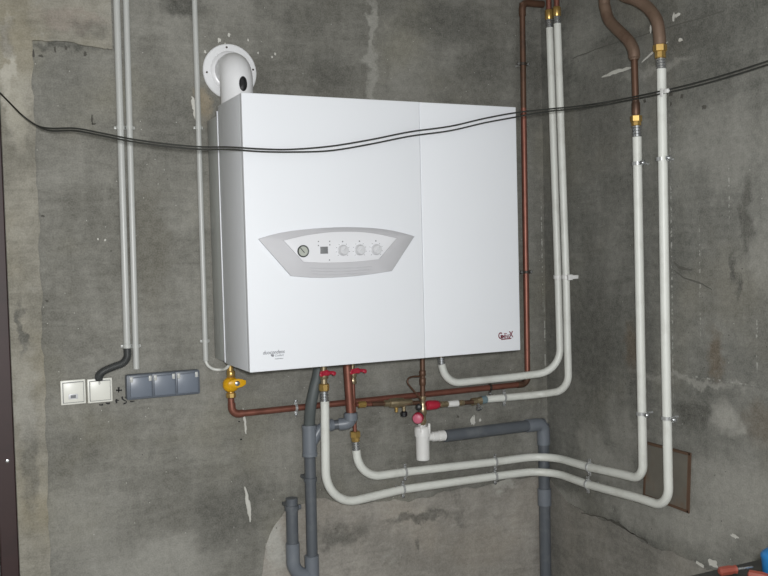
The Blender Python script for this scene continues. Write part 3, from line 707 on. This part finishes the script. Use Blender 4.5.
vb = hexnut('valve_body', P(353, 377.5, H2Y), UP, sz(st, 3.8), sz(st, 8), 'brass_p', h2, 8)
lever(P(357, 371, H2Y-.028), V((.1, -1, .1)), vb, L=.028)
for q in ((405, 472), (495, 461.8)):
    c = P(*q, WY); cl = ring_clamp(c, k2-k1, rw, h2, UP, .014, 'zinc', .010, True); wall_stud(c+V((0, rw, 0)), V((c.x, 0, c.z)), cl)
c = r_a; cl = ring_clamp(c, r_b-r_a, rw, h2, UP, .014, 'zinc', .010, True); wall_stud(c+V((rw, 0, 0)), V((0, c.y, c.z)), cl)
for q in ((637.4, 163.5), (641.6, 413.5)):
    c = Q(*q, WX); cl = ring_clamp(c, UP, rw, h2, V((0, -1, 0)), .016, 'zinc', .013); wall_stud(c+V((rw, 0, 0)), V((0, c.y, c.z)), cl)
    lathe('clamp_bolt', c+V((-.012, -rw*1.1-.014, 0)), XX, [(0, .007), (.004, .0105), (.013, .0105), (.0135, .006)], 'steel', cl, 8)
ferrule(up2, Q(636.6, 125, WX)-up2, rw*.9, sz(up2, 12), h2)
n0 = Q(636.4, 126, WX); hexnut('union_nut', n0, UP, sz(n0, 5), sz(n0, 5), 'brass', h2, 8)
n1 = Q(636.2, 122, WX); hexnut('union_nut', n1, UP, sz(n1, 5.8), sz(n1, 6.5), 'brass', h2, 6)
lathe('copper_socket', Q(636, 116, WX), UP, [(0, sz(n1, 3.3)), (sz(n1, 3), sz(n1, 4.2)), (sz(n1, 12), sz(n1, 4.2)), (sz(n1, 14), sz(n1, 3.6))], 'copper_d', h2)
tube('copper_tail', [Q(636, 116, WX), Q(635.3, 90, WX), Q(634.4, 58, WX)], sz(n1, 3.4), 'copper_d', h2, 16)
ct = [Q(634.4, 60, WX), Q(633.4, 50, WX), Q(628, 40, WX), Q(617, 29, WX), Q(609, 20, WX), Q(605.3, 8, WX), Q(604, -6, WX)]
rr_ = [rc]*60; cp = catmull(ct+[V((WX, ct[-1].y+.005, CEIL-.003))], 8)
tube('copper_bend', cp, [rc*.8 if i < 2 else rc for i in range(len(cp))], 'copper_b', h2, 18)

# ---- domestic water pipes rising in the corner
rv = sz(Q(560, 250, -.05), 3.75)
CX = -.045
wp1 = thing('water_pipe', (P(446, 372, -.09).x, -.09, P(446, 380, -.09).z), 'white water pipe from boiler underside, inner of two risers in the corner', 'pipe', 'white water pipes')
s0 = P(441.5, 364, -.09); cor = V((CX-.035, -.115, (P(530, 375.4, -.1).z+P(480, 380.5, -.09).z)/2))
u1 = Q(559.2, 345, CX); u2 = Q(558, 276, CX); u3 = Q(549.6, 28, CX); lowc = Q(560.6, 371, CX)
tube('pipe', fillet([s0, P(446.5, 383.8, -.09), P(515, 376.8, -.10), lowc, u2, u3], [0, .075, .2, .16, .5, 0], 12), rv, 'pipe_w', wp1, 18)
d = (P(441, 357, -.09)-s0); ferrule(s0, d, rv*.86, d.length, wp1)
stub('valve_tail', P(441, 358, -.09), UP, rv*.7, BZ-P(441, 358, -.09).z-.001, 'brass_p', wp1)
ferrule(u3, Q(549.2, 19, CX)-u3, rv*.86, sz(u3, 9), wp1)
n0 = Q(549.1, 20, CX); hexnut('union_nut', n0, UP, sz(n0, 4), sz(n0, 10), 'brass', wp1, 8)
n1 = Q(549, 11, CX); tp = V((n1.x, n1.y, CEIL-.003)); tube('copper_tail', [n1, n1.lerp(tp, .5), tp], sz(n1, 2.7), 'copper', wp1, 14)

wp2 = thing('water_pipe', (P(500, 397, -.06).x, -.06, P(500, 402, -.06).z), 'white water pipe from the small shut-off valve, outer of two risers in the corner', 'pipe', 'white water pipes')
s0 = P(486.5, 399.2, -.07); lowc = Q(568.6, 390, CX); u2 = Q(566, 276, CX); u3 = Q(557.3, 24, CX)
tube('pipe', fillet([s0, P(520, 396.3, -.075), P(541, 394.3, -.09), lowc, u2, u3], [0, 0, .1, .12, 0, 0], 12), rv, 'pipe_w', wp2, 18)
c = P(504, 397.7, -.0725); cl = ring_clamp(c, P(520, 396.3, -.075)-s0, rv, wp2, UP, .016, 'zinc', .010, True); wall_stud(c+V((0, rv, 0)), V((c.x, 0, c.z)), cl)
ferrule(u3, Q(557, 16, CX)-u3, rv*.86, sz(u3, 8), wp2)
n0 = Q(556.9, 17, CX); hexnut('union_nut', n0, UP, sz(n0, 4.2), sz(n0, 10), 'brass', wp2, 8)
n1 = Q(556.8, 8, CX); tp = V((n1.x, n1.y, CEIL-.003)); tube('copper_tail', [n1, n1.lerp(tp, .5), tp], sz(n1, 2.8), 'copper', wp2, 14)
a = Q(558, 277, CX); b_ = Q(566, 277, CX)
clip = thing('pipe_clip', (CX, (a.y+b_.y)/2, a.z-.008), 'white plastic twin clip holding the two corner water pipes', 'pipe clip')
for q in (a, b_): lathe('clip_ring', q-UP*.008, UP, [(0, rv*1.04), (.001, rv*1.25), (.015, rv*1.25), (.016, rv*1.04)], 'wplastic', clip, 16)
box('clip_base', ((CX+rv*1.2)/2-.0005, (a.y+b_.y)/2-.006, a.z), (-(CX+rv*1.2), abs(a.y-b_.y)+.03, .015), 'wplastic', clip, .002)
box('clip_tab', (CX, b_.y-rv*1.25-.006, a.z), (.02, .013, .022), 'wplastic', clip, .002)

# ---- drain below boiler (grey pvc)
PY = -.07
dr = thing('drain_pipe', (P(311, 560, PY).x, PY, P(311, 580, PY).z), 'grey plastic drain stack with branch and U-bend below the boiler', 'drain pipe')
rp = sz(P(311, 500, PY), 5.6)
tube('hose', catmull([P(319.5, 352, -.09), P(318.3, 372, -.088), P(314.5, 388, -.092), P(311, 405, -.088), P(309.6, 420, -.074), P(309.4, 428, PY)], 8), sz(P(311, 400, PY), 5.6), 'hose', dr, 18)
tt = P(309.3, 425, PY); tb = P(309.9, 456, PY); rt = sz(tt, 7.6)
tee = lathe('tee', tb, tt-tb, [(0, rt), (.012, rt), (.013, rt*.95), ((tt-tb).length-.014, rt*.95), ((tt-tb).length-.013, rt), ((tt-tb).length, rt), ((tt-tb).length+.0005, rt*.8)], 'pvc_fit', dr, 24)
br = fillet([P(310.5, 446, PY), P(320, 428.5, PY), P(333, 424.5, PY)], [0, .03, 0], 8)
tube('branch', br, rt*.72, 'pvc_fit', tee, 18)
cup = P(353, 424, -.105)
tube('branch_pipe', [P(330, 425.2, PY), P(342, 424, -.085)], rt*.62, 'pvc', dr, 18)
for a, c in (((331, 425), .0), ((341, 424.2), .01)):
    q = P(*a, PY-c); lathe('branch_collar', q-XX*.008, XX, [(0, rt*.72), (.002, rt*.8), (.014, rt*.8), (.016, rt*.72)], 'pvc_fit', dr, 18)
tube('elbow', fillet([P(339, 424.3, -.083), P(350.5, 423.2, -.1), P(350.8, 412.5, -.1)], [0, .022, 0], 8), rt*.82, 'pvc_fit', dr, 18)
ec = P(350.9, 418, -.1); lathe('socket_cup', ec-UP*.012, UP, [(0, rt*.7), (.004, rt*.92), (.03, rt*.92), (.031, rt*.7), (.02, rt*.66)], 'pvc_fit', dr, 20)
tube('pipe', [P(309.9, 457, PY), P(311, 500, PY), P(312.2, 556, PY)], rp, 'pvc', dr, 20)
c = P(310.4, 479.5, PY); lathe('collar', c-UP*.008, UP, [(0, rp), (.001, rp*1.18), (.015, rp*1.18), (.016, rp)], 'pvc', dr, 20)
box('collar_foot', (c.x, (c.y+rp-.0)/2, c.z), (.026, -(c.y+rp)+.0, .012), 'pvc', dr, .002)
ub = P(312.6, 578, PY)
lathe('bend_socket', P(312.3, 576, PY), UP, [(0, rt*.95), (sz(ub, 21), rt*.95), (sz(ub, 21)+.0005, rt*.8)], 'pvc_fit', dr, 20)
la = P(291.6, 500, PY); lb = P(292.6, 545, PY)
tube('stub_pipe', [P(291.6, 498, PY), lb], sz(la, 6), 'pvc', dr, 20)
rl = sz(la, 6)
c = P(291.8, 507.5, PY); lathe('stub_coupler', c-UP*.009, UP, [(0, rl), (.001, rl*1.2), (.017, rl*1.2), (.018, rl)], 'pvc', dr, 20)
box('coupler_tab', (c.x+rl*1.25, c.y-.005, c.z), (.012, .012, .016), 'pvc', dr, .002)
box('collar_foot', (c.x, (c.y+rl)/2, c.z), (.026, -(c.y+rl), .012), 'pvc', dr, .002)
tube('u_bend', fillet([P(292.6, 543, PY), P(293.4, 572.5, PY), P(313, 577, PY)], [0, .06, 0], 12), rl*1.15, 'pvc_fit', dr, 20)
dn = P(312.9, 588, PY); tube('pipe', [P(312.6, 574, PY), V((dn.x, PY, .002))], rp, 'pvc', dr, 20)
# discharge copper
dc = [V((P(347, 372, -.1).x, -.1, BZ-.002)), P(347.6, 372, -.1), P(350.6, 414, -.1)]
tag(tube('discharge_pipe', dc, sz(dc[1], 4.3), 'copper', None, 18), 'thick vertical copper pipe dropping into the grey drain cup', 'copper pipe')

# ---- safety group under boiler
SY = -.095
sg = thing('safety_valve_group', (P(422, 405, SY).x, SY, P(422, 424, SY).z), 'brass and copper safety valve group with red knobs under boiler', 'valve group')
e = sz(P(422, 405, SY), 1)
tube('copper_riser', [V((P(422.6, 358, SY).x, SY, BZ-.002)), P(422.6, 372, SY), P(422.8, 398, SY)], e*2.5, 'copper_d', sg, 16)
for q, k in (((422.6, 376), 6), ((422.7, 385.5), 8)): lathe('copper_socket', P(*q, SY), UP, [(0, e*2.6), (e, e*3.3), (e*(k-1), e*3.3), (e*k, e*2.6)], 'copper_d', sg)
tube('capillary_loop', catmull([P(420, 376.3, SY), P(414, 376.5, SY-.005), P(409, 378, SY-.008), P(407.5, 381.5, SY-.01), P(409, 385, SY-.012), P(414, 391, SY-.012), P(419, 397, SY-.01), P(421, 400, SY-.006)], 6), e*.95, 'copper_d', sg, 10)
lathe('group_body', P(423.2, 425, SY), UP, [(0, e*2), (e*2, e*3.2), (e*5, e*3.6), (e*6, e*2.8), (e*10, e*2.8), (e*12, e*4), (e*18, e*4), (e*20, e*2.8), (e*24, e*2.8), (e*26, e*3.4), (e*29, e*3.4), (e*29.2, e*1)], 'brass_p', sg, 16)
def run(name, a, c, prof, mat, n=16, y=SY):
    p0, p1 = P(*a, y), P(*c, y); L = (p1-p0).length
    return lathe(name, p0, p1-p0, [(t*L, r*e) for t, r in prof], mat, sg, n)
# left arm
run('left_arm', (419, 402.8), (372, 404), [(0, 2.2), (1, 2.2)], 'copper_d')
run('drain_valve', (412, 402), (384, 403.4), [(0, 2.4), (.05, 3.4), (.3, 3.4), (.32, 4.6), (.62, 5), (.8, 4.2), (.82, 3.2), (.98, 3.2), (1, 2.2)], 'brass_p')
run('left_arm', (386, 403.6), (356, 404.8), [(0, 2), (.5, 2), (1, 1.8)], 'copper', y=-.09)
run('union_nut', (366, 404.3), (358, 404.8), [(0, 2.4), (.1, 3.2), (.9, 3.2), (1, 2.4)], 'brass', 8, -.09)
lathe('drain_spout', P(396.5, 412, SY), UP, [(0, e*1.6), (e*8, e*1.8)], 'brass', sg, 12)
lathe('drain_spout', P(404, 411, SY), UP, [(0, e*1.8), (e*8, e*1.8)], 'brass_p', sg, 12)
lathe('black_knob', P(404, 416.5, SY), UP, [(0, e*2.6), (e*.6, e*3.4), (e*4.4, e*3.4), (e*5, e*2.4)], 'black', sg, 14)
# right arm
kn = run('red_knob', (426.5, 405.5), (439.5, 404.5), [(0, 3), (.06, 4.6), (.2, 5), (.7, 4.6), (.94, 3.6), (1, 2.4)], 'red', 12, SY-.006)
run('right_arm', (436, 405), (478, 401.6), [(0, 2), (1, 2)], 'brass_p')
run('arm_nut', (440, 404.6), (447.5, 404), [(0, 2.4), (.08, 3.2), (.45, 3.2), (.5, 2.4), (.55, 3), (1, 3)], 'brass_p', 8)
run('white_sleeve', (448, 404.2), (458, 403.2), [(0, 2.6), (.02, 3.3), (.98, 3.3), (1, 2.6)], 'wplastic')
run('arm_nut', (460, 403), (464, 402.7), [(0, 2.2), (.1, 2.9), (.9, 2.9), (1, 2.2)], 'brass_p', 8)
run('copper_tail', (463, 402.8), (473, 402), [(0, 2.2), (1, 2.2)], 'copper_d')
run('shutoff_valve', (471, 402), (487, 399.6), [(0, 2.4), (.06, 4), (.3, 4), (.34, 3.4), (.62, 4.4), (.66, 3), (1, 2.6)], 'brass_p', 8, -.083)
run('compression_cap', (480, 400.5), (486.5, 399.2), [(0, 3), (.08, 4.4), (.9, 4.2), (1, 3)], 'teal', 12, -.078)
lathe('valve_knob', P(478, 404, -.1), V((0, -.6, -1)), [(0, e*1.6), (e*3, e*1.6), (e*3.2, e*3), (e*5.5, e*3.4), (e*6.5, e*2.4), (e*6.6, .0005)], 'steel', sg, 14)
# front knobs
pk = P(418.5, 417.5, SY-.01); ax = V((-.8, -1, -.08)).normalized()
k = lathe('red_knob', pk, ax, [(-.012, e*3.6), (.0, e*4.4), (e*1, e*5.6), (e*4, e*5.6), (e*5, e*5)], 'red', sg, 16)
lathe('knob_cap', pk+ax*(e*5), ax, [(-.001, e*4.9), (e*1.2, e*4.7), (e*2, e*3.6), (e*2.1, .0005)], 'pink', k, 16)
lathe('knob_ring', pk-ax*.012, ax, [(-.006, e*3), (-.005, e*5.2), (.003, e*5.2), (.004, e*3)], 'black', k, 16)
lathe('black_knob', P(419, 407, SY-.02), V((-.5, -1, .1)), [(0, e*2.4), (e*.6, e*3.4), (e*3.4, e*3.2), (e*4, e*2.2), (e*4.1, .0005)], 'black', sg, 14)

# ---- white funnel siphon and its grey waste pipe
FNY = -.075
fn = thing('tundish_siphon', (P(423, 458, FNY).x, FNY, P(423, 460, FNY).z), 'white plastic tundish siphon below safety valve group', 'siphon')
z0 = P(423, 460, FNY); e = sz(z0, 1); H = P(423, 426, FNY).z-z0.z
lathe('siphon_body', z0, UP, [(0, e*5.8), (.003, e*6.7), (H*.70, e*6.9), (H*.71, e*8), (H*.94, e*8), (H*.97, e*7.4), (H, e*6.4), (H, e*5), (H*.9, e*4.6)], 'wplastic', fn, 28)
box('funnel_post', z0+V((.018, -e*5.5, H*.94)), (.008, .010, .04), 'wplastic', fn, .002)
box('funnel_post', z0+V((-.016, -e*5.5, H*.96)), (.008, .010, .028), 'wplastic', fn, .002)
lathe('funnel_cone', z0+UP*H*.92, UP, [(0, e*3), (H*.16, e*4.2), (H*.17, e*3)], 'wplastic', fn, 20)
s0, s1 = P(428, 437.2, FNY), P(445, 435.3, FNY); L = (s1-s0).length
lathe('outlet', s0, s1-s0, [(0, e*4), (L*.25, e*4), (L*.27, e*5), (L*.55, e*5), (L*.57, e*4.6), (L*.62, e*4.6), (L*.64, e*5.4), (L*.95, e*5.4), (L, e*4.4)], 'wplastic', fn, 22)
wx = thing('waste_pipe', (P(545, 500, -.04).x, -.04, .003), 'grey plastic waste pipe turning down in the room corner', 'drain pipe')
c0 = P(445, 436, FNY); c1 = P(541.5, 424, -.045); c1.x = min(c1.x, -.05)
rp2 = sz(c1, 5.7); dn0 = P(545.2, 500, -.045); c1 = V((P(543.3, 424, -.045).x, -.045, c1.z)); dn = V((P(545.6, 576, -.045).x, -.045, .003))
tube('pipe', [c0, c1], rp2, 'pvc', wx, 20)
tube('pipe', [c1, dn], rp2, 'pvc', wx, 20)
tube('elbow', fillet([c1+(c0-c1).normalized()*.085, c1, c1+DN*.085], [0, .032, 0], 8), rp2*1.14, 'pvc_fit', wx, 20)
c = P(545.2, 505, -.045); c.x = c1.x+(dn.x-c1.x)*(c1.z-c.z)/(c1.z-dn.z); L = sz(c, 17)
lathe('coupler', c, UP, [(0, rp2), (.001, rp2*1.2), (L-.001, rp2*1.2), (L, rp2)], 'pvc_fit', wx, 20)

# ------------------------------------------------------------------ access panel in right wall
corn = [Q(647, 442.5), Q(690.5, 454), Q(688.8, 511.5), Q(645, 495)]
hp_ = thing('access_panel', Q(668, 503), 'rust-stained metal hatch frame set in the right wall', 'access panel')
prism('infill', [c+V((-.0005, 0, 0)) for c in corn], (-.003, 0, 0), 'rustpan', hp_)
for i in range(4):
    a, b_ = corn[i], corn[(i+1) % 4]; m = (a+b_)/2; d = (b_-a); x = d.normalized(); nn = V((-1, 0, 0)); y_ = nn.cross(x)
    R = Matrix((x, y_, nn)).transposed(); box('frame_bar', m+nn*.0035, (d.length+.008, .009, .006), 'rust', hp_, .001, R)

# ------------------------------------------------------------------ hanging cables
def yz(px, py, y): return P(px, py, y)
tie = Q(663, 92.5, WX-.022)
far = [Q(700, 84, -.07), Q(735, 74, -.08), Q(768, 63.5, -.09), Q(800, 54, -.1)]
def cable(off, label, ws, seed):
    random.seed(seed)
    ys = ((-4, 90, .0), (0, 93, -.02), (10, 103, -.06), (22, 115, -.12), (36, 125, -.18), (50, 129.5, -.23), (75, 129.5, -.3), (100, 134, -.36), (130, 140, -.41), (165, 145, -.45), (200, 148, -.465), (230, 148.3, -.465), (260, 150.5, -.465), (290, 151, -.465), (330, 148.5, -.465), (370, 142, -.465), (410, 134, -.465), (450, 128.5, -.465), (485, 120.5, -.465), (515, 115, -.465), (545, 111, -.48), (580, 107.5, -.5), (615, 102, -.54))
    pts = []
    for px, py, y in ys: pts.append(P(px, py+off(px), y))
    pts[0].y = -.005
    pts += [tie+V((0, 0, -.003 if ws else .006))]
    pts += [q+V((0, 0, -.003 if ws else .007)) for q in far]
    o = tube('hanging_cable', catmull(pts, 6), .0026, 'wire', None, 8); return tag(o, label, 'cable', 'black cables strung across the wall')
cable(lambda x: 0 if x < 40 else (1.2 if x < 250 else (1.0 if x < 330 else (2.2 if x < 530 else .8))), 'lower of two black cables sagging across the front of the boiler', 1, 3)
cable(lambda x: 0 if x < 40 else (-1.2 if x < 250 else (-1.6 if x < 330 else (-2.2 if x < 530 else -1.6))), 'upper of two black cables sagging across the front of the boiler', 0, 4)
tg = thing('cable_tie', tie-UP*.012, 'white tie holding black cables to the outer right-wall pipe', 'cable tie')
bm = bmesh.new(); c = Q(661.8, 92.5, WX); add_lathe(bm, c-UP*.004, UP, [(0, rw*1.02), (.001, rw*1.1), (.007, rw*1.1), (.008, rw*1.02)], 16); obj('tie_band', bm, 'wplastic', tg)
box('tie_head', Q(666.5, 91, WX-.025), (.012, .022, .014), 'wplastic', tg, .003); box('tie_loop', tie+V((-.006, 0, 0)), (.004, .012, .026), 'wplastic', tg, .001)

# ------------------------------------------------------------------ workbench corner, lower right
BT = .78
ed = Zp(740, 563.5, BT).y; bx0, bx1, by0, by1 = -1.05, -.03, ed-.62, ed
bn = thing('workbench', ((bx0+bx1)/2, (by0+by1)/2, 0), 'dark workbench corner at bottom right edge', 'workbench')
box('top', ((bx0+bx1)/2, (by0+by1)/2, BT-.018), (bx1-bx0, by1-by0, .036), 'bench', bn, .004)
for x in (bx0+.05, bx1-.05):
    for y in (by0+.05, by1-.05): box('leg', (x, y, (BT-.037)/2), (.06, .06, BT-.037), 'bench', bn, .003)
box('apron', ((bx0+bx1)/2, by1-.05, BT-.09), (bx1-bx0-.17, .02, .1), 'bench', bn, .002)
def driver(a, c, label):
    p0, p1 = Zp(*a, BT+.012), Zp(*c, BT+.012); d = p1-p0; L = d.length
    t = thing('screwdriver', (p0.x, p0.y, BT), label, 'screwdriver', 'red handled screwdrivers on the workbench')
    lathe('handle', p0, d, [(0, .006), (.004, .011), (L*.3, .0115), (L*.42, .009), (L*.48, .011), (L*.52, .007)], 'redtool', t, 8)
    lathe('shaft', p0+d*.52, d, [(0, .003), (L*.44, .003), (L*.48, .0015)], 'steel', t, 8)
driver((719, 571.5), (753, 567), 'orange-red screwdriver lying near the bench back edge')
driver((748, 574), (800, 584), 'orange-red screwdriver lying beside the blue tub')
tb_ = Zp(775, 573, BT); R_ = sz(tb_, 13)
t = thing('plastic_tub', (tb_.x, tb_.y, BT), 'small blue plastic tub on the workbench at right edge', 'tub')
lathe('tub', V((tb_.x, tb_.y, BT+.0005)), UP, [(0, R_*.85), (.004, R_*.92), (R_*1.2, R_), (R_*1.22, R_*.9)], 'blue', t, 24)
lathe('lid', V((tb_.x, tb_.y, BT+R_*1.2)), UP, [(0, R_*1.04), (.008, R_*1.04), (.012, R_*.95), (.02, R_*.6), (.021, .001)], 'blue', t, 24)
